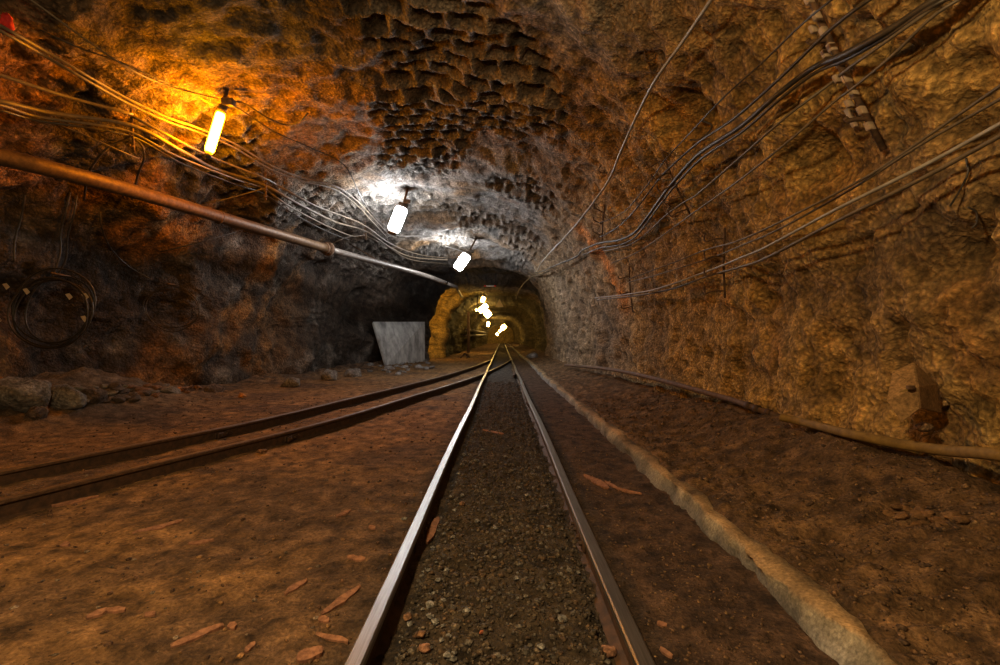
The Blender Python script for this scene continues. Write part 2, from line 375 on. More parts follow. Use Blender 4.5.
def run(pts, off=.07, win=5, n=10):             # a line of image points laid along the rock face
    Q = catmull(pts, n)
    Yd = np.array([hit(p[0], p[1], off)[2] for p in Q])
    m = np.array([Yd[max(0, i-win):i+win+1].min() for i in range(len(Yd))])
    m = 1/smooth1(1/m, win*2)
    return np.array([at(p[0], p[1], d) for p, d in zip(Q, m)])
def cable(pts, r, m, label, group, off=.07, name='cable', n=10, win=5):
    o = MB().tube(run(pts, off, win, n), r, 7).build(name, m)
    return tag(o, label, 'cable', group)

# ------------------------------------------------------------------ rails
def sweep(path, prof, close=True):
    P = np.asarray(path); T = np.gradient(P[:, :2], axis=0); T /= np.linalg.norm(T, axis=1)[:, None]
    n = len(prof); V = []
    for p, t in zip(P, T):
        for (u, w) in prof: V.append((p[0]+t[1]*u, p[1]-t[0]*u, p[2]+w))
    N = len(P)
    Fc = [(i*n+k, i*n+(k+1) % n, (i+1)*n+(k+1) % n, (i+1)*n+k) for i in range(N-1) for k in range(n if close else n-1)]
    Fc += [tuple(range(n))[::-1], tuple((N-1)*n+k for k in range(n))]
    return V, Fc
RT = .12
HEAD = [(-.033, -.03), (-.033, -.007), (-.026, 0), (.026, 0), (.033, -.007), (.033, -.03), (.022, -.038), (-.022, -.038)]
WEB = [(-.010, -.039), (-.010, -.13), (.010, -.13), (.010, -.039)]
FOOT = [(-.055, -.16), (-.055, -.145), (-.012, -.13), (.012, -.13), (.055, -.145), (.055, -.16)]
def rail(path, label, headm, joints=(), group=None, wide=1.0):
    path = np.asarray(path); c0 = path[len(path)//2]
    t = thing('rail', (float(c0[0]), float(c0[1]), 0), label, 'rail', group)
    for nm, prof, m in (('rail_head', HEAD, headm), ('rail_web', WEB, M_RUST), ('rail_foot', FOOT, M_RUST)):
        o = MB().add(*sweep(path, [(u*wide, w) for u, w in prof])).build(nm, m, t, smooth=False)
        if nm == 'rail_head': o['label'] = 'worn running surface of the rail'
    for j in joints:
        i = int(np.argmin(np.abs(path[:, 1]-j))); p = path[i]
        for sgn in (-1, 1):
            fp = MB().box((p[0]+sgn*.018, p[1], RT-.085), (.008, .22, .03), bev=.004).build('fishplate', M_RUST, t)
            for k in (-.16, -.06, .06, .16):
                MB().tube([(p[0]+sgn*.022, p[1]+k, RT-.085), (p[0]+sgn*.045, p[1]+k, RT-.085)], .013, 6).build('bolt', M_RUST, fp, smooth=False)
    return t
yr = np.concatenate([np.linspace(-4, 8, 60), np.linspace(8.3, 40, 70), np.linspace(41, 117, 40)])
wob = lambda yy, s: .008*np.sin(yy*.9+s)
rail(np.stack([-.525+wob(yr, 0), yr, RT+0*yr], 1), 'polished steel rail of the main track, left of the gravel strip', M_STEEL, (3.1, 9.1))
rail(np.stack([.505+wob(yr, 2), yr, RT+0*yr], 1), 'polished steel rail of the main track nearer the concrete kerb', M_STEEL, (3.2, 9.3))
yb = np.linspace(-4, 27, 150); db = smooth1(dev(yb), 6)
rail(np.stack([-.5-db-.02, yb, RT+0*yb], 1), 'rusty branch line rail nearer the left rock wall', M_DARKSTEEL, (6.5,))
rail(np.stack([.5-db, yb, RT+0*yb], 1), 'rusty branch line rail nearer the main track, crossing it at the points', M_DARKSTEEL, (6.2,))
# short check rail at the crossing
yk = np.linspace(15.3, 18.6, 14)
rail(np.stack([.40+.04*np.abs((yk-17)/1.6)**3*-1, yk, RT-.005+0*yk], 1), 'short check rail inside the right running rail opposite the crossing', M_RUST)

# ------------------------------------------------------------------ kerb
yk = np.concatenate([np.linspace(-4, 1, 20), np.linspace(1.05, 9, 240), np.linspace(9.2, 34, 110), np.linspace(35, 117, 40)])
PR = [(1.245, -.08), (1.255, .01), (1.27, .07), (1.29, .095), (1.33, .10), (1.385, .105), (1.42, .06), (1.42, -.08)]
V = []
for yy in yk:
    for j, (u, w) in enumerate(PR):
        e = float(perlin(np.array(yy*1.3), np.array(j*.37), np.array(.5)))*.05+float(perlin(np.array(yy*5.3), np.array(j*.9), np.array(3.5)))*.03+float(perlin(np.array(yy*14.3), np.array(j*1.9), np.array(1.5)))*.014
        V.append((u+.045+e+(.03*math.sin(yy*.31)), yy, w+e*.5))
n = len(PR); Fc = [(i*n+k, i*n+k+1, (i+1)*n+k+1, (i+1)*n+k) for i in range(len(yk)-1) for k in range(n-1)]
V = np.array(V); kc = np.tile(np.array([[.24,.23,.22],[.27,.26,.25],[.33,.29,.22],[.40,.28,.16],[.40,.27,.14],[.33,.24,.14],[.2,.14,.08],[.2,.14,.08]]), (len(yk), 1))
kc = kc*(.5+.45*sstep(-.3, .3, fbm(V[:, 0], V[:, 1], V[:, 2], 2.2, 3)))[:, None]
struct(mesh('kerb_strip', V, np.array(Fc), M_CONC, attr=kc))

# ------------------------------------------------------------------ gravel and loose stones
def ico(sub=1):
    import bmesh
    bm = bmesh.new(); bmesh.ops.create_icosphere(bm, subdivisions=sub, radius=1)
    V = np.array([v.co[:] for v in bm.verts]); Fc = np.array([[v.index for v in f.verts] for f in bm.faces]); bm.free(); return V, Fc
I1, I1F = ico(1); I3, I3F = ico(3)
def gravel(name, N, xr, yr_, size, cols, label):
    Vs, Fs, Cs = [], [], []
    yy = np.exp(RNG.uniform(math.log(yr_[0]), math.log(yr_[1]), N)); xx = RNG.uniform(xr[0], xr[1], N)
    hz = floor_h(xx, yy)
    for i in range(N):
        r = size[0]+(size[1]-size[0])*RNG.random()**3.0
        r *= (.8+.07*yy[i])
        q = I1*(1+.35*RNG.normal(size=(len(I1), 1)).clip(-1, 1))*np.array([1, RNG.uniform(.6, 1.2), RNG.uniform(.5, .9)])*r
        th = RNG.random()*6.28; ct, st = math.cos(th), math.sin(th)
        q = np.stack([q[:, 0]*ct-q[:, 1]*st, q[:, 0]*st+q[:, 1]*ct, q[:, 2]], 1)
        Vs.append(q+np.array([xx[i], yy[i], hz[i]+r*.15])); Fs.append(I1F+i*len(I1))
        Cs.append(np.tile(cols[RNG.integers(len(cols))]*RNG.uniform(.6, 1.35), (len(I1), 1)))
    o = mesh(name, np.vstack(Vs), np.vstack(Fs), M_GRAV, attr=np.vstack(Cs), smooth=False)
    o['kind'] = 'stuff'; tag(o, label, 'gravel'); return o
gc = [.78*np.array(c_) for c_ in ([.12,.092,.06], [.10,.075,.05], [.14,.11,.08], [.085,.068,.05], [.16,.14,.12], [.13,.085,.05])]
gravel('gravel', 9000, (-.44, .45), (1.45, 14), (.006, .019), gc, 'dark loose gravel filling the strip between the two main rails')
dc = [np.array(c_) for c_ in ([.24,.135,.06], [.18,.10,.05], [.13,.07,.04], [.2,.15,.11], [.09,.05,.03])]
gravel('dirt_crumbs', 4600, (-6.0, -.56), (1.45, 11), (.003, .017), dc, 'brown dirt crumbs scattered over the ground left of the main track')
mc = [np.array(c_) for c_ in ([.17,.10,.053], [.14,.085,.047], [.2,.125,.062], [.105,.066,.04])]
gravel('mud_crumbs', 3000, (1.5, 2.8), (1.3, 9), (.006, .02), mc, 'brown crumbs and grit on the mud bank behind the kerb')
gravel('soil_crumbs', 2200, (.56, 1.2), (1.4, 9), (.003, .012), mc, 'dark soil crumbs between the right main rail and the kerb')
def boulder(name, p, r, colr_, label, group=None, sq=(1, 1, .7), seed=0, cat='stone', m=None):
    q = I3*np.array(sq)
    s_ = seed*3.7
    d = 1+.45*fbm(I3[:, 0]+s_, I3[:, 1]+s_, I3[:, 2], .9, 2)+.12*fbm(I3[:, 0]+s_, I3[:, 1], I3[:, 2], 3.5, 2)
    q = I3*d[:, None]; rg = np.random.default_rng(seed+1)
    for _ in range(13):                          # broken flat faces
        nv = rg.normal(size=3); nv /= np.linalg.norm(nv); ex = np.clip(q@nv-rg.uniform(.6, .88), 0, None)
        q = q-ex[:, None]*nv[None, :]*.93
    q = (q+.05*np.stack([fbm(I3[:, 0]*2+s_+k, I3[:, 1]*2, I3[:, 2]*2, 2.2, 2) for k in range(3)], 1))*np.array(sq)*r
    cc = np.asarray(colr_)[None, :]*(.8+.5*sstep(-.3, .3, fbm(q[:, 0]/r, q[:, 1]/r, q[:, 2]/r+s_, 2., 2)))[:, None]
    o = mesh(name, q, I3F, m or M_STONE, attr=cc); o.location = (p[0], p[1], p[2]+r*sq[2]*.35)
    o.rotation_euler = (0, 0, seed*1.3)
    return tag(o, label, cat, group)
GS = np.array([.24,.23,.22]); PK = np.array([.3,.16,.1]); RK = np.array([.2,.2,.2]); BR = np.array([.2,.11,.06])
for i, (px, py, r_, c_, lb) in enumerate([
    (430, 606, 6.0, GS, 'pale grey stone in the gravel, the palest one beside the left main rail'),
    (424, 650, 7.5, PK, 'rounded reddish stone in the gravel close to the lower frame edge'),
    (608, 653, 10, PK*.9, 'broad pinkish stone against the foot of the right main rail'),
    (408, 619, 6.5, BR, 'brown stone in the gravel hard by the left main rail'),
    (420, 637, 6.0, BR*.8, 'dark brown stone in the gravel just above the reddish one'),
    (563, 621, 6.0, GS*.7, 'grey stone in the gravel left of the right main rail'),
    (262, 453, 5.5, BR*1.1, 'lone brown stone on the dirt beside the branch rail'),
    (482, 633, 3.0, np.array([.42,.14,.07]), 'tiny brick red stone in the middle of the gravel'),
    (467, 612, 4.5, GS*.8, 'small grey stone in the gravel left of the track centre'),
    (404, 520, 3.5, GS*.8, 'small grey stone at the gravel edge, farthest of the grey stones'),
    (462, 505, 4.5, BR, 'small brown stone bedded high up the gravel strip'),
    (452, 660, 5, GS*.6, 'dark grey stone in the gravel at the bottom frame edge'),
    (178, 391, 6, np.array([.4,.16,.04]), 'flat orange brown stone on the dirt before the left rubble'),
    (242, 397, 5, np.array([.42,.19,.05]), 'flat orange stone on the dirt between rubble and branch rails')]):
    p = ground(px, py); boulder('stone', p, r_*p[1]/F, c_, lb, seed=i+1, sq=(1.1, .9, .6))
sm = boulder('stone', (0, 0, 0), .02, GS*.75, 'small grey stone lying loose in the gravel between the main rails', 'small loose stones in the gravel', seed=33)
first = True
for i in range(60):
    yy = math.exp(random.uniform(math.log(1.85), math.log(5.5))); xx = random.choice([random.uniform(-.43, -.15), random.uniform(-.43, .43)])
    o = sm if first else sm.copy()
    if not first: COL.objects.link(o)
    first = False
    k = random.uniform(.5, 1.15)*(.7+.1*yy); o.scale = (k, k*random.uniform(.7, 1.1), k*.8); o.rotation_euler = (0, 0, random.random()*6)
    o.location = (xx, yy, fz(xx, yy)+.008*k)
# rubble along the foot of the left wall
bc = [np.array([.22,.2,.18]), np.array([.28,.26,.24]), np.array([.14,.1,.075]), np.array([.24,.13,.07])]
for i, (px, py, r_, c_, lb) in enumerate([
    (20, 398, 30, 0, 'large grey boulder at the foot of the left wall, cut by the frame edge'),
    (62, 398, 22, 0, 'large grey boulder just right of the one at the frame edge'),
    (95, 395, 13, 2, 'brown boulder between the grey boulders and the loose rubble'),
    (36, 412, 11, 2, 'low dark rock in front of the two large grey boulders'),
    (290, 381, 10, 0, 'grey rock at the left wall foot midway to the slab'),
    (330, 374, 11, 1, 'grey rock leaning on the left wall before the slab'),
    (352, 371, 9, 0, 'grey rock at the wall foot nearest left of the slab'),
    (215, 386, 9, 2, 'dark rock at the wall foot above the orange stones'),
    (533, 352, 6, 1, 'pale boulder at the right side of the inner tunnel mouth')]):
    p = ground(px, py+6); hy = hit(px, py, .25)[2]
    if hy < p[1]: q_ = at(px, py, hy); p = np.array([q_[0], hy, fz(q_[0], hy)])
    boulder('boulder', p, r_*p[1]/F, bc[c_], lb, seed=40+i, sq=(1.15, .9, .75), cat='rock', m=M_WL)
def pebbles(n, boxes, lab, grp, cols, cat='stone', rs=(.04, .11)):
    prot = [boulder('rubble_stone', (0, 0, -5), 1, cols[i % len(cols)], lab, grp, seed=60+i) for i in range(4)]
    used = [False]*4
    for i in range(n):
        px, py = boxes[i % len(boxes)]; px += random.gauss(0, 1)*(boxes[i % len(boxes)][0]*.0+9); py += random.uniform(-5, 6)
        p = ground(px, py); k = i % 4
        hy = hit(px, py, .12)[2]
        if hy < p[1]: q_ = at(px, py, hy); p = np.array([q_[0], hy, fz(q_[0], hy)])
        o = prot[k] if not used[k] else prot[k].copy()
        if used[k]: COL.objects.link(o)
        used[k] = True
        r_ = random.uniform(*rs); o.scale = (r_, r_*random.uniform(.6, 1), r_*random.uniform(.5, .9)); o.location = (p[0], p[1], p[2]+r_*.15)
        o.rotation_euler = (random.uniform(-.4, .4), random.uniform(-.4, .4), random.random()*6)
pebbles(60, [(85, 395), (105, 392), (125, 391), (145, 391), (165, 388), (70, 402), (120, 398), (190, 388)], 'broken rock piece in the rubble heap at the left wall foot', 'rubble at the left wall foot', bc, rs=(.05, .17))
pebbles(44, [(395, 367), (405, 365), (413, 364), (385, 369), (398, 369), (420, 362)], 'grey broken rock piece heaped before the leaning slab', 'rubble before the slab', [np.array([.3,.29,.28]), np.array([.22,.21,.2])], rs=(.08, .22))
pebbles(26, [(910, 515), (925, 520), (945, 522), (900, 512)], 'brown stone in the small pile on the right mud bank', 'stones on the mud bank', [np.array([.26,.15,.07]), np.array([.3,.17,.08])], rs=(.02, .05))

# ------------------------------------------------------------------ wood splinters
def chip(px, py, L, ang, w, label, group=None, i=0):
    p = ground(px, py); sc = p[1]/F
    dx = math.cos(math.radians(ang))*L*sc; dyp = -math.sin(math.radians(ang))*L
    dY = F*ZC/(py+dyp/2-CY)-F*ZC/(py-dyp/2-CY)
    a_ = np.array([dx, dY]); ln = min(np.linalg.norm(a_), .42); a_ = a_/np.linalg.norm(a_); b_ = np.array([-a_[1], a_[0]])
    rr = random.Random(i); w_ = w*sc*.5
    top, bot = [], []
    N = 9
    for k in range(N):
        t = k/(N-1)-.5; wk = w_*(1.0-.75*abs(2*t)**2.5)*rr.uniform(.75, 1.15)
        for sg in (-1, 1):
            q = a_*t*ln+b_*(wk*sg+.15*w_*math.sin(5*t+i))
            top.append((p[0]+q[0], p[1]+q[1], fz(p[0]+q[0], p[1]+q[1])*.4+p[2]*.6+.012+w_*.15*rr.uniform(.4, 1.3)+.004*sg)); bot.append((p[0]+q[0]*.97, p[1]+q[1]*.97, p[2]-.012))
    V = top+bot; o = len(top); Fc = []
    for k in range(N-1):
        Fc += [(2*k, 2*k+1, 2*k+3, 2*k+2), (o+2*k, o+2*k+2, o+2*k+3, o+2*k+1), (2*k, 2*k+2, o+2*k+2, o+2*k), (2*k+1, o+2*k+1, o+2*k+3, 2*k+3)]
    Fc += [(0, o, o+1, 1), (o-2, o-1, 2*o-1, 2*o-2)]
    return tag(MB().add(V, Fc).build('wood_splinter', M_WOOD, smooth=False), label, 'wood splinter', group)
CH = [(433, 530, 26, 80, 8, 'upright reddish splinter inside the left main rail'),
      (596, 483, 24, -40, 8, 'red splinter between the right main rail and the kerb'),
      (612, 487, 12, -45, 3, 'thin sliver beside the red splinter right of the track'),
      (342, 602, 36, 55, 8, 'long reddish splinter left of the track, pointing up and right'),
      (356, 560, 20, -8, 6, 'forked splinter lying level beside the left main rail'),
      (344, 515, 11, 40, 4, 'pale little chip on the dirt high up by the left main rail'),
      (372, 529, 8, -20, 4, 'small orange chip hard against the left main rail'),
      (332, 641, 36, -10, 6, 'long splinter with split ends beside the lowest part of the left main rail'),
      (324, 622, 13, -15, 7, 'short blunt chip below the long upright splinter'),
      (310, 656, 22, 35, 14, 'broad slab of bark at the bottom frame edge'),
      (159, 529, 28, 33, 6, 'straight splinter on the open dirt, farther of the two straight ones'),
      (201, 544, 19, 15, 5, 'straight splinter on the open dirt, nearer of the two straight ones'),
      (76, 503, 24, 25, 7, 'splinter lying close to the branch rail'),
      (198, 638, 38, 38, 8, 'long dark splinter near the bottom of the open dirt'),
      (232, 628, 11, -25, 7, 'short thick chip right of the long dark splinter'),
      (296, 589, 18, 55, 6, 'dull splinter halfway between open dirt and left main rail'),
      (97, 616, 12, 55, 7, 'stubby chip at the lower left of the dirt, upright one of a pair'),
      (115, 612, 18, 5, 6, 'flat chip at the lower left of the dirt, level one of a pair'),
      (65, 546, 10, -20, 7, 'small chip at the left below the branch rail'),
      (150, 617, 9, 10, 6, 'little chip between the stubby pair and the long dark splinter'),
      (250, 650, 10, 70, 5, 'small chip at the bottom edge left of the bark slab'),
      (493, 433, 24, -12, 3, 'thin reddish stick lying across the far gravel'),
      (662, 627, 9, -20, 5, 'small reddish chip right of the right main rail'),
      (666, 655, 12, -50, 4, 'small sliver at the bottom edge right of the right main rail'),
      (628, 493, 22, -18, 3, 'thin stick on the soil towards the kerb')]
for i, ch in enumerate(CH): chip(*ch[:6], i=i)

# ------------------------------------------------------------------ concrete slab leaning at the left
c4 = [np.array([-5.33, 23.0, .0]), np.array([-4.05, 26.4, .0]), np.array([-4.08, 26.5, 2.12]), np.array([-6.0, 23.3, 2.02])]
# lean: top edge shifted towards the wall so the left edge tilts
nrmS = np.cross(c4[1]-c4[0], c4[3]-c4[0]); nrmS /= np.linalg.norm(nrmS)
V = c4+[q-nrmS*.12 for q in c4]
if (EYE-c4[0]).dot(nrmS) < 0: V = c4+[q+nrmS*.12 for q in c4]
o = MB().add(V, [(0,1,2,3),(7,6,5,4),(0,4,5,1),(1,5,6,2),(2,6,7,3),(3,7,4,0)]).build('concrete_slab', M_SLAB, smooth=False)
bv = o.modifiers.new('bevel', 'BEVEL'); bv.width = .03; bv.segments = 2
tag(o, 'grey concrete slab leaning upright against the left wall by the tunnel mouth', 'slab')

# ------------------------------------------------------------------ big pipe on the left
zp = 3.7
def pp(px, py): return at(px, py, F*(zp-ZC)/(CY-py))
P0 = pp(-160, 122); P1 = pp(0, 156.5); P2 = pp(120, 187.5); P3 = pp(240, 223); P4 = pp(328, 249); P5 = pp(417, 273); P6 = pp(446, 283)
pipe_pts = np.array([P0, P1, P2, P3, P4])
t = thing('pipe', P3, 'thick rust brown pipe running along the left wall under the cables', 'pipe')
MB().tube(catmull([P0, P1, P2, P3, P4], 8), .118, 18).build('pipe_run', M_PIPE, t)
pf = MB().tube(catmull([P4, P5, P6], 8), .088, 16).build('pipe_run', M_PIPE2, t); pf['label'] = 'thinner grey length of pipe beyond the flange'
dr = (P5-P4)/np.linalg.norm(P5-P4)
fl = MB().tube([P4-dr*.05, P4+dr*.05], .19, 20).tube([P4-dr*.16, P4-dr*.09], .15, 20).build('flange', M_IRON, t)
for k in range(8):
    a_ = np.cross(dr, [0, 0, 1]); a_ /= np.linalg.norm(a_); b_ = np.cross(a_, dr); q = P4+(a_*math.cos(k*math.pi/4)+b_*math.sin(k*math.pi/4))*.16
    MB().tube([q-dr*.09, q+dr*.09], .016, 6).build('bolt', M_IRON, fl)
for px, py in ((60, 172), (219, 217), (385, 265)):           # straps that hang the pipe from the roof
    c_ = pp(px, py); d_ = (P3-P1)/np.linalg.norm(P3-P1)
    a_ = np.cross(d_, [0, 0, 1]); a_ /= np.linalg.norm(a_)
    ringp = [c_+.128*(a_*math.cos(q)+np.array([0, 0, 1])*math.sin(q)) for q in np.linspace(0, 2*math.pi, 18)]
    hg = MB().tube(ringp, .014, 6)
    h_, n_, i_, dd = BV.ray_cast(Vector(c_), Vector((-.75, 0, .45)).normalized())
    if h_ is not None and dd < 2.5: hg.tube([c_+np.array([-.1, 0, .07]), np.array(h_)+np.array([-.05, 0, .03])], .014, 6)
    hg.build('pipe_hanger', M_IRON, t)
el = MB().tube([P6, P6+(P6-P5)*.35+np.array([.1, 0, -.05]), at(462, 297, P6[1]*1.22)], .07, 10).build('pipe_elbow', M_PIPE2, t)

# ------------------------------------------------------------------ cables, left
gL = 'cables along the left wall'
A1 = [(-60, -8), (10, 31), (47, 52), (91, 78), (130, 100), (169, 118), (198, 128), (235, 144), (268, 164), (300, 177), (335, 186), (357, 201), (375, 220), (388, 234)]
cable(A1, .020, M_CABLE_M, 'upper cable of the close pair sloping from the top left corner to the white lamp', None, .10)
cable([(p[0]-2, p[1]+4.0-.004*p[0]) for p in A1], .020, M_CABLE_M, 'lower cable of the close pair sloping from the top left corner to the white lamp', None, .10)
cable([(-60, 57), (0, 75), (65, 96), (128, 113), (132, 116), (181, 142), (214, 158), (262, 177), (279, 186), (316, 206), (360, 223), (386, 241), (407, 251), (427, 256), (448, 258)], .022, M_CABLE_M, 'topmost cable of the left wall bundle above the thick pipe', None, .10)
cable([(-60, 90), (0, 101), (52, 113), (130, 125), (182, 151), (214, 168), (262, 184), (295, 202), (333, 221), (365, 231), (391, 248), (412, 257), (448, 260)], .030, M_CABLE_M, 'thickest cable in the left wall bundle, second from its top', None, .12)
cable([(-60, 92), (0, 105), (39, 117), (104, 126), (135, 134), (177, 156), (235, 179), (262, 188), (289, 206), (325, 225), (352, 236), (365, 236), (386, 246), (409, 259), (446, 264)], .020, M_CABLE_M, 'thin cable third from the top of the left wall bundle', None, .14)
cable([(-60, 94), (0, 110), (40, 121), (104, 130), (138, 139), (181, 163), (235, 184), (262, 193), (289, 211), (322, 229), (349, 240)], .016, M_CABLE_D, 'lowest dark cable of the left wall bundle', None, .11)
cable([(0, 100), (26, 115), (65, 127), (130, 155), (140, 158)], .010, M_CABLE_M, 'thin wire slanting down from the left bundle towards the pipe', None, .08)
cable([(131, 138), (112, 145), (98, 158), (88, 175), (84, 200)], .018, M_CABLE_D, 'cable looping down and left from the first clip to behind the pipe', None, .08)
cable([(134, 138), (142, 146), (144, 158), (138, 175), (132, 200)], .018, M_CABLE_D, 'cable looping down and right from the first clip to behind the pipe', None, .08)
cable([(0, -18), (31, 0), (78, 34), (130, 69), (169, 86), (218, 99)], .011, M_CABLE_M, 'thin supply wire coming from the top edge to the orange lamp', None, .08)
cable([(40, 30), (80, 48), (120, 62), (160, 80), (190, 92), (214, 106)], .009, M_CABLE_D, 'fine dark wire below the supply wire of the orange lamp', None, .08)
cable([(226, 104), (238, 108), (273, 131), (311, 148), (344, 165), (362, 199), (375, 217), (389, 230)], .011, M_CABLE_D, 'thin wire linking the orange lamp to the first white lamp', None, .08)
cable([(228, 102), (243, 103), (268, 118), (287, 125), (300, 121), (308, 113)], .013, M_CABLE_D, 'sagging wire that swings up to the roof right of the orange lamp', None, .07)
cable([(331, 244), (340, 240), (349, 237), (365, 235)], .016, M_CABLE_G, 'short pale cable rising from the pipe flange to the bundle', None, .25)
cable([(205, 203), (222, 200), (241, 195), (262, 189)], .013, M_CABLE_M, 'short cable rising from the pipe to the second clip', None, .2)
cable([(388, 234), (402, 236), (420, 236), (432, 237)], .013, M_CABLE_G, 'short pale wire running right from the foot of the first white lamp', None, .08)
cable([(445, 246), (455, 249), (464, 252)], .016, M_CABLE_G, 'short pale wire reaching the top of the second white lamp', None, .08)
cable([(448, 262), (452, 266), (456, 271)], .016, M_CABLE_G, 'short pale wire joining the bundle to the second white lamp', None, .08)
cable([(384, 250), (396, 258), (404, 264)], .014, M_CABLE_D, 'short dark cable hanging below the bundle between the white lamps', None, .08)
def clip(pa, pb, label, off=.05, r=.018, group=None):
    A = hit(*pa, off)[0]; B = hit(*pb, off)[0]
    Yd = min(A[1], B[1]); A = at(*pa, Yd); B = at(*pb, Yd)
    t = thing('cable_clip', (A+B)/2, label, 'cable clip', group)
    MB().tube([A, (A+B)/2, B], r, 8).build('clip_bar', M_IRON, t)
    for k in range(4):
        q = A+(B-A)*(k+.5)/4
        MB().tube([q+np.array([-.03, -.03, .02]), q+np.array([.0, -.07, -.03]), q+np.array([.04, -.03, .0])], r*.6, 6).build('hook', M_IRON, t)
clip((131, 108), (134, 152), 'rusty clip holding the left bundle between frame edge and orange lamp', .12)
clip((266, 172), (266, 200), 'rusty clip holding the left bundle right of the orange lamp', .12)
clip((365, 222), (366, 240), 'rusty clip holding the left bundle just before the first white lamp', .12)
# red rag tied to the cables in the corner
A = hit(6, 25, .16)[0]; sc = A[1]/F
V = []; Fc = []
for j in range(9):
    for i in range(7):
        u, v = i/6-.5, j/8
        V.append(A+np.array([u*(9-3*v)*sc+2*sc*v+.02*math.sin(j*1.1), .05*math.sin(i*1.9+j*.6), -(v-.5)*20*sc+1.5*sc*math.cos(i*1.3)]))
for j in range(8):
    for i in range(6): k = j*7+i; Fc.append((k, k+1, k+8, k+7))
o = MB().add(V, Fc).build('rag', M_RED); so = o.modifiers.new('thick', 'SOLIDIFY'); so.thickness = .02
tag(o, 'red rag hanging from the cables at the top left edge', 'rag')
# coils of cable on the dark part of the left wall
def coil(px, py, rx, ry, loops, label, tags=(), r=.014):
    A, n_, Yd = hit(px, py, .05)
    Yd = min(hit(px+dx_, py+dy_, .05)[2] for dx_ in (-rx, 0, rx) for dy_ in (-ry, 0, ry))
    sc = Yd/F; A = at(px, py, Yd); rr = random.Random(int(px))
    t = thing('cable_coil', A, label, 'cable coil')
    b_ = MB()
    for k in range(loops):
        ox, oz, kx, kz, ph = rr.gauss(0, .05)*rx, rr.gauss(0, .06)*ry, rr.uniform(.86, 1.06), rr.uniform(.84, 1.06), rr.random()*6
        pts = [A+np.array([(ox+rx*kx*math.cos(q)+1.3*math.sin(3*q+ph))*sc, -.03*k+.05*math.sin(q+ph), (oz+ry*kz*math.sin(q))*sc]) for q in np.linspace(0, 2*math.pi, 40)]
        b_.tube(pts, r, 6, cap=False)
    b_.build('cable_loops', M_CABLE_D, t)
    MB().tube([A+np.array([0, .25, ry*sc]), A+np.array([0, -.1, ry*sc+.02])], .02, 6).build('peg', M_IRON, t)
    for (dx_, dy_) in tags:
        q = A+np.array([dx_*sc, -.12, -dy_*sc])
        MB().add([q+np.array(v_)*sc*7 for v_ in ((-.5, 0, .3), (.2, -.1, .45), (.6, 0, -.1), (.0, .1, -.5))], [(0, 1, 2, 3)]).build('paper_tag', M_PAPER, t)
coil(57, 311, 41, 36, 5, 'large coil of cable hung on the dark left wall with pale tags', [(-44, -24), (-24, -19), (18, -14), (34, -14), (33, 8), (-52, 9)])
coil(171, 307, 27, 22, 2, 'smaller coil of thin cable on the left wall right of the big coil', r=.010)
cable([(100, 212), (103, 232), (112, 250), (128, 266), (150, 279)], .016, M_CABLE_D, 'thin cable curving down from the pipe to the smaller coil', None, .05)
cable([(77, 195), (74, 215), (68, 235), (66, 258), (58, 275)], .016, M_CABLE_D, 'cable hanging from behind the pipe to the large coil, right one of two', None, .05)
cable([(70, 192), (66, 212), (61, 232), (60, 255), (52, 278)], .016, M_CABLE_D, 'cable hanging from behind the pipe to the large coil, left one of two', None, .05)
cable([(25, 195), (22, 215), (15, 240), (14, 262)], .016, M_CABLE_D, 'dark cable hanging below the pipe near the left frame edge', None, .05)
cable([(160, 252), (185, 246), (215, 238), (245, 229)], .014, M_CABLE_D, 'dark cable slung under the pipe left of the flange', None, .05)

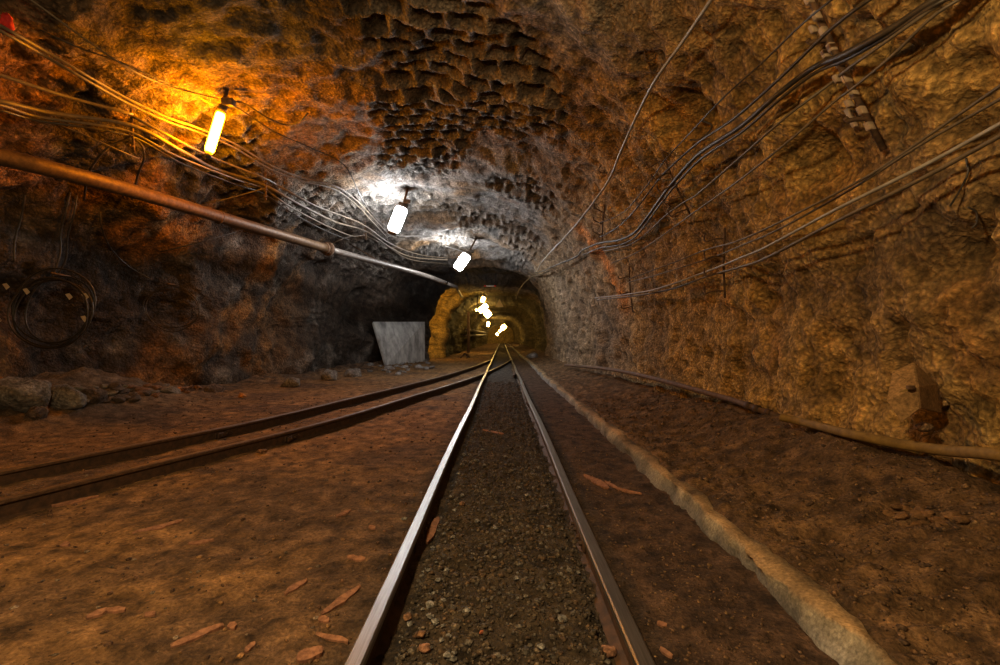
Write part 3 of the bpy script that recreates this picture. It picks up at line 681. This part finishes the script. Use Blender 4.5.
# ------------------------------------------------------------------ cables, right
cable([(745, -50), (711, 0), (683, 41), (656, 79), (638, 113), (620, 153), (607, 183), (575, 226), (546, 257), (536, 272)], .017, M_CABLE_G, 'single light grey cable curving down from the roof edge right of centre', None, .05)
RC = [([(870, -30), (831, 0), (800, 26), (765, 60), (724, 97), (690, 133), (665, 160), (651, 180), (631, 205), (617, 216), (599, 223)], .008, M_CABLE_D, 'thinnest and uppermost wire of the upper right cable run'),
      ([(915, -28), (869, 0), (831, 29), (781, 77), (736, 117), (699, 142), (665, 172), (658, 180), (643, 200), (629, 217), (615, 229), (600, 237)], .013, M_CABLE_D, 'dark cable just above the thick one in the upper right run'),
      ([(990, -28), (935, 0), (894, 27), (849, 52), (813, 68), (777, 95), (741, 126), (700, 153), (674, 181), (658, 202), (646, 219), (634, 233), (619, 240), (600, 243), (583, 250), (576, 257), (559, 264), (540, 272), (528, 275)], .022, M_CABLE_D, 'thick black cable of the upper right run'),
      ([(992, -22), (937, 4), (896, 31), (851, 57), (815, 73), (779, 100), (743, 131), (702, 158), (675, 186), (659, 206), (646, 224), (634, 238), (619, 245), (600, 248), (583, 255)], .014, M_CABLE_D, 'slimmer black cable lying against the underside of the thick one'),
      ([(1000, -30), (946, 0), (894, 36), (849, 68), (831, 83), (786, 117), (745, 153), (700, 192), (684, 202), (665, 216), (648, 232), (631, 244), (610, 250), (602, 250)], .011, M_CABLE_M, 'brown cable fifth from the top of the upper right run'),
      ([(1000, -22), (939, 12), (894, 54), (853, 88), (835, 101), (790, 140), (745, 176), (713, 199), (689, 216), (677, 225), (656, 240), (636, 253), (612, 263)], .010, M_CABLE_M, 'lowest brown cable of the upper right run'),
      ([(1060, 45), (1000, 86), (935, 131), (871, 174), (790, 217), (740, 240), (708, 249), (675, 262), (629, 279)], .009, M_CABLE_M, 'uppermost thin wire of the lower right cable run'),
      ([(1060, 62), (1000, 99), (925, 142), (858, 185), (781, 228), (740, 246), (713, 257), (660, 274), (629, 282)], .009, M_CABLE_M, 'second thin wire from the top of the lower right cable run'),
      ([(1060, 92), (1000, 124), (925, 165), (835, 210), (768, 246), (740, 258), (708, 271), (660, 288), (629, 294), (595, 298)], .012, M_CABLE_G, 'pale grey cable third in the lower right run'),
      ([(1060, 104), (1000, 136), (925, 177), (835, 222), (768, 257), (740, 267), (708, 276), (675, 288), (641, 295), (597, 300)], .013, M_CABLE_M, 'lowest cable of the lower right run')]
for p_, r_, m_, lb in RC: cable(p_, r_, m_, lb, None, .06)
cable([(548, 271), (540, 275), (531, 277), (521, 287), (516, 299)], .03, M_CABLE_M, 'pale cable dropping into the inner tunnel from the end of the right run', None, .15)
# hooks and racks that carry them
def rack(pa, pb, n, label, r=.014, hook=.14, off=.12, side=-1):
    Ym = min(hit(pa[0]*(1-k/6)+pb[0]*k/6-dx, pa[1]*(1-k/6)+pb[1]*k/6, off)[2] for k in range(7) for dx in (0, 8))
    A = at(*pa, min(hit(*pa, off)[2], Ym*1.12)); B = at(*pb, min(hit(*pb, off)[2], Ym*1.12))
    t = thing('cable_rack', (A+B)/2, label, 'cable rack')
    nn = hit((pa[0]+pb[0])/2, (pa[1]+pb[1])/2)[1]; nn = nn/np.linalg.norm(nn)
    MB().tube([A, A*.5+B*.5+nn*.02, B], r, 8).build('rack_post', M_IRON, t)
    al = (B-A)/np.linalg.norm(B-A); fw = np.cross(nn, al); fw /= np.linalg.norm(fw)
    if fw[1] < 0: fw = -fw
    for k in range(n):
        q = A+(B-A)*(k+.6)/n
        pts = [q+nn*.0, q+fw*hook*.5-al*.0+nn*(hook*.3+.07), q+fw*hook*1.0+nn*(hook*.5+.10)+al*hook*.15, q+fw*hook*1.2+nn*(hook*.5+.11)-al*hook*.2, q+fw*hook*1.0+nn*(hook*.5+.12)-al*hook*.5]
        MB().tube(catmull(pts, 4), r*.75, 6).build('hook', M_IRON, t)
    return t, A, B, nn, al, fw
rack((725, 228), (725, 298), 4, 'rusty upright rack with open hooks under the lower right cable run')
rack((629, 266), (633, 312), 3, 'small hook rack farther down the lower right cable run')
rack((662, 152), (690, 214), 5, 'dark slanted hook rack across the middle of the upper right run')
rack((605, 205), (602, 240), 3, 'hook rack at the far end of the upper right run')
t, A, B, nn, al, fw = rack((808, -8), (884, 150), 2, 'large rack with pale clamps across the upper right run by the roof', r=.022, hook=.03, off=.035)
for k in range(9):
    q = A+(B-A)*(.05+.1*k)+nn*.02
    cl = MB().box(q, (.026, .030, .022), (fw, al, nn), bev=.008).build('clamp', M_CLAMP, t)
for k in range(4):
    q = A+(B-A)*(.2+.16*k)+nn*.03+fw*.07
    MB().box(q, (.02, .028, .02), (fw, al, nn), bev=.006).build('clamp', M_CLAMP, t)
q = hit(851, 118, .05)[0]
MB().box(q, (.022, .075, .012), (fw, al, nn), bev=.004).build('hanging_strip', M_CLAMP, t)
# dangling wires on the right wall
cable([(966, 158), (968, 172), (960, 190), (950, 206)], .006, M_CABLE_D, 'thin dark wire dangling on the right wall below the lower run', None, .04)
cable([(968, 207), (976, 212), (977, 222), (972, 228)], .006, M_CABLE_D, 'short curled wire on the right wall above the dark hollow', None, .04)
cable([(700, 120), (712, 126), (702, 138), (690, 140)], .012, M_CABLE_D, 'stubby hook of cable by the dark recess under the roof', None, .05)

def hook_thing(px, py, label):
    A, n_, Yd = hit(px, py, .02); n_ = n_/np.linalg.norm(n_); sd = np.cross(n_, [0, 1, .3]); sd /= np.linalg.norm(sd)
    pts = [A-n_*.05, A+n_*.05, A+n_*.09+sd*.05, A+n_*.06+sd*.11, A+n_*.02+sd*.12]
    tag(MB().tube(catmull(pts, 5), .009, 7).build('wall_hook', M_IRON), label, 'hook')
hook_thing(645, 52, 'small rusty hook on the roof left of the grey cable, upper of two')
hook_thing(650, 67, 'small rusty hook on the roof left of the grey cable, lower of two')
hook_thing(601, 166, 'small rusty hook on the wall left of the grey cable, near its bend')

# ------------------------------------------------------------------ hose along the foot of the right wall
H1 = run([(1090, 470), (1000, 455), (950, 451), (900, 444), (850, 434), (810, 424), (780, 417)], .03, 5)
H2 = run([(780, 417), (757, 409), (735, 401), (700, 391), (660, 380), (620, 371), (590, 367), (565, 365)], .03, 5)
t = thing('hose', H1[-1], 'long old hose lying along the foot of the right wall', 'hose')
a_ = MB().tube(H1, .036, 10, flat=.75).build('hose_length', M_HOSE, t); a_['label'] = 'flattened ochre length of hose'
b_ = MB().tube(H2, np.linspace(.034, .04, len(H2)), 10, flat=.8).build('hose_length', M_HOSE2, t); b_['label'] = 'dark brown farther length of hose'
for k in (4, 9, 13): MB().tube(H2[k:k+3], .046, 10).build('hose_band', M_RUST, t)
# sheet hood on the right wall
Yh = hit(915, 385, 0)[2]-.13
def hp(cx_, cy_, d): return at(870+cx_/6.65, 340+cy_/6.65, Yh+d)
h0 = dict(apex=hp(290,150,-.10), ul=hp(150,215,-.07), l=hp(112,405,-.16), fb=hp(210,548,-.28), ic=hp(330,455,-.24), rb=hp(475,488,-.13), r=hp(445,290,-.08), top=hp(320,310,-.27), tl=hp(180,290,-.15), inn=hp(400,540,.12), inl=hp(250,530,.10))
hs = thing('sheet_hood', h0['r'], 'bent mud caked hood with a dark opening on the right wall above the hose', 'hood')
names = list(h0); V = [h0[k] for k in names]; ix = {k: i for i, k in enumerate(names)}
def hood_mesh(nm, faces, m, thick=.012):
    used = sorted({k for f in faces for k in f}, key=names.index)
    loc = {k: i for i, k in enumerate(used)}
    b = MB().add([h0[k] for k in used], [tuple(loc[k] for k in f) for f in faces])
    Vv = np.array(b.v)-np.array(hs.location)
    o = mesh(nm, Vv, b.f, m, hs, smooth=False, attr=np.tile(np.array([.25, .155, .07]), (len(Vv), 1)))
    so = o.modifiers.new('thick', 'SOLIDIFY'); so.thickness = thick; so.offset = 0
    sb = o.modifiers.new('bev', 'BEVEL'); sb.width = .006; sb.segments = 2
    return o
hood_mesh('front_plate', [('l', 'fb', 'ic', 'top'), ('ul', 'l', 'top')], M_HOOD)
hood_mesh('top_plate', [('apex', 'ul', 'top')], M_HOOD)
hood_mesh('side_plate', [('apex', 'top', 'ic', 'rb', 'r')], M_HOOD)
MB().tube([hp(95,400,-.12), hp(120,408,-.14), hp(210,350,-.2), hp(300,318,-.26)], .014, 8).build('rim', M_HOSE, hs)
MB().box(hp(270,315,-.27), (.02, .012, .012), bev=.003).build('lug', M_IRON, hs)
boulder('stone', hp(360,590,-.12), .055, np.array([.2,.13,.07]), 'pale wedge of rock under the opening of the sheet hood', seed=5)
boulder('stone', hp(470,440,-.04), .05, np.array([.34,.22,.1]), 'rough lump of rock at the right side of the sheet hood', seed=9)

# ------------------------------------------------------------------ lamps
def lamp(pa, pb, em, label, Yd, r, rod=True, group=None, box=True):
    A, B = at(*pa, Yd), at(*pb, Yd)           # lower and upper end of the tube
    t = thing('tube_lamp', (A+B)/2, label, 'lamp', group)
    d = (B-A)/np.linalg.norm(B-A)
    MB().tube([A, A+d*r*.5, (A+B)/2, B-d*r*.5, B], [r*.8, r, r, r, r*.8], 14).build('lamp_tube', em, t)
    MB().tube([A-d*.10, A], r*.75, 12).build('end_cap', M_HOUS, t)
    MB().tube([B, B+d*.12], r*.9, 12).build('end_cap', M_HOUS, t)
    if not rod:
        h_, n_, i_, dd = BV.ray_cast(Vector(B), Vector((0, 0, 1)))
        if h_ is not None: MB().tube([B+np.array([0, 0, .02]), np.array(h_)+np.array([0, 0, .05])], .03, 6).build('hanger_rod', M_IRON, t)
    if rod:
        h_, n_, i_, dd = BV.ray_cast(Vector(B+d*.12), Vector(d+np.array([-.1, .1, .15])).normalized())
        e = np.array(h_) if h_ is not None else B+d
        hb = MB().tube([B+d*.1, (B+d*.1)*.5+e*.5, e+(e-B)*.03], .03, 8).build('hanger_rod', M_IRON, t)
        if box: MB().box(B+d*.17+np.array([.07, 0, 0]), (.09, .06, .06), bev=.01).build('junction_box', M_HOUS, t)
    return t
ol = lamp((209, 152), (221, 113), E_OR, 'glowing orange tube lamp on the left wall, the nearest lamp', 8.0, .07)
hp_ = MB().tube([at(227, 82, 7.9), at(233, 66, 7.9)], .03, 8).build('hanger_sleeve', M_CLAMP, ol)
lamp((393, 231), (402, 208), E_WH, 'glowing white tube lamp on the roof, nearer of the two white ones', 13.4, .16)
lamp((457, 269), (467, 255), E_WH, 'glowing white tube lamp on the roof, farther of the two white ones', 19.2, .18)
far = [((482, 302), (484, 297), 31.5, .12, 'small yellow lamp highest on the inner tunnel roof'),
       ((479, 311.5), (487, 305), 40, .22, 'yellow lamp in the bright cluster, upper left one'),
       ((485, 311), (490, 316.5), 44, .3, 'yellow lamp in the bright cluster, lower right one'),
       ((475.6, 310.5), (477.2, 309.5), 36, .07, 'tiny yellow lamp left of the bright cluster'),
       ((488, 326.5), (488.4, 322), 70, .2, 'upright yellow lamp below the bright cluster'),
       ((501.5, 329), (505.5, 325.5), 75, .34, 'large yellow lamp on the right deep in the tunnel'),
       ((499, 331.8), (501, 330), 92, .22, 'middle yellow lamp of the three close to the vanishing rails'),
       ((496.5, 335), (498, 333.4), 108, .28, 'farthest yellow lamp directly over the vanishing rails')]
for pa, pb, Yd, r, lb in far: lamp(pa, pb, E_YE, lb, Yd, r, rod=False)
# lamp hidden in the recess behind the tunnel mouth
def point(name, loc, col, e, rad=.15):
    ld = bpy.data.lights.new(name, 'POINT'); ld.color = col; ld.energy = e; ld.shadow_soft_size = rad
    o = bpy.data.objects.new(name, ld); COL.objects.link(o); o.location = loc; return o
point('recess_light', (-4.35, 29.3, 2.6), (1, .60, .13), 170, .1)
for yy in (41, 47, 54, 61, 68, 75, 82, 89, 96, 103, 109, 114): point('drive_fill_light', (-1.4, yy, 3.1), (1, .62, .18), 70)  # unseen lights added to fill the dark gaps along the drive
# unseen fill lights added near the viewer, just out of frame
point('near_fill_light', (-1.0, .4, 3.2), (1, .72, .36), 640, .12)
point('side_fill_light', (-3.6, 1.0, 3.4), (1, .58, .18), 90, .12)

# ------------------------------------------------------------------ inside the inner tunnel
def tri_sign(px, py, h_, w_, Yd, m, label):
    c_ = at(px, py, Yd); sc = Yd/F
    t = thing('triangle_sign', c_, label, 'sign')
    V = [c_+np.array([-w_/2*sc, 0, -h_/2*sc]), c_+np.array([w_/2*sc, 0, -h_/2*sc]), c_+np.array([0, 0, h_/2*sc])]
    V += [v_+np.array([0, .04, 0]) for v_ in V]
    MB().add(V, [(0, 1, 2), (5, 4, 3), (0, 3, 4, 1), (1, 4, 5, 2), (2, 5, 3, 0)]).build('sign_plate', m, t, smooth=False)
    MB().tube([c_+np.array([0, .02, h_/2*sc]), c_+np.array([0, .02, h_/2*sc+.5])], .015, 6).build('hanger', M_IRON, t)
tri_sign(499.5, 303, 8.2, 8.4, 35, M_SIGN, 'plain ochre triangle sign hanging from the inner tunnel roof')
tri_sign(489.8, 317, 3, 4, 46, M_SIGNO, 'small orange triangle sign beside the bright lamp cluster')
c_ = at(490, 286, 27.6); sc = 27.6/F
t = thing('marker_bar', c_, 'thin white bar with red ends across the tunnel mouth roof', 'marker bar')
MB().tube([c_+np.array([-4*sc, 0, 0]), c_+np.array([4*sc, 0, 0])], .03, 8).build('bar', M_WHITEP, t)
for sg in (-1, 1):
    e_ = MB().tube([c_+np.array([sg*4*sc, 0, 0]), c_+np.array([sg*6*sc, 0, 0])], .04, 8).build('bar_end', M_REDP, t); e_['label'] = 'red end of the white bar'
for i, (z0, z1, lb) in enumerate(((1.98, 2.25, 'upper of the two pale pipes along the inner tunnel left wall'), (1.46, 1.85, 'lower of the two pale pipes along the inner tunnel left wall'))):
    t = thing('wall_pipe', (-3.2, 60, z0), lb, 'pipe')
    MB().tube([(-3.05, 43, z0), (-3.0, 60, z0+(z1-z0)*.3), (-2.95, 90, z1)], .1, 10).build('pipe_run', M_PIPE2, t)
    for yy in (44, 52, 60): MB().box((-3.25, yy, z0+(z1-z0)*(yy-43)/60), (.22, .05, .05)).build('bracket', M_IRON, t)
t = thing('timber_post', (-3.35, 43, 0), 'dark upright post at the left wall of the inner tunnel', 'post')
MB().box((-2.85, 42.6, 1.75), (.11, .11, 1.75), bev=.02).build('post', M_RUST, t)
p = ground(466, 358.5)
t = thing('scrap_metal', p, 'bent black scrap metal on the ground at the inner tunnel mouth', 'scrap metal')
MB().tube([p+np.array([-.35, 0, .03]), p+np.array([-.1, 0, .30]), p+np.array([.0, .1, .28]), p+np.array([.12, .1, .05])], .06, 6).build('bent_bar', M_RUST, t, smooth=False)
MB().tube([p+np.array([.05, 0, .03]), p+np.array([.12, 0, .25]), p+np.array([.22, 0, .05])], .045, 6).build('bent_bar', M_RUST, t, smooth=False)

# ------------------------------------------------------------------ world, camera
w = bpy.data.worlds.new('world'); S.world = w; w.use_nodes = True
w.node_tree.nodes['Background'].inputs[0].default_value = (1, .72, .45, 1); w.node_tree.nodes['Background'].inputs[1].default_value = .17
cam = bpy.data.cameras.new('camera'); co = bpy.data.objects.new('camera', cam); COL.objects.link(co)
co.location = EYE; co.rotation_euler = (math.radians(90), 0, 0)
cam.sensor_width = 36; cam.lens = 36*F/1000; cam.shift_x = (500-CX)/1000; cam.shift_y = (CY-332.5)/1000
cam.clip_start = .05; cam.clip_end = 300
S.camera = co
S.view_settings.view_transform = 'Standard'; S.view_settings.look = 'None'; S.view_settings.exposure = 0.1; S.view_settings.gamma = .9
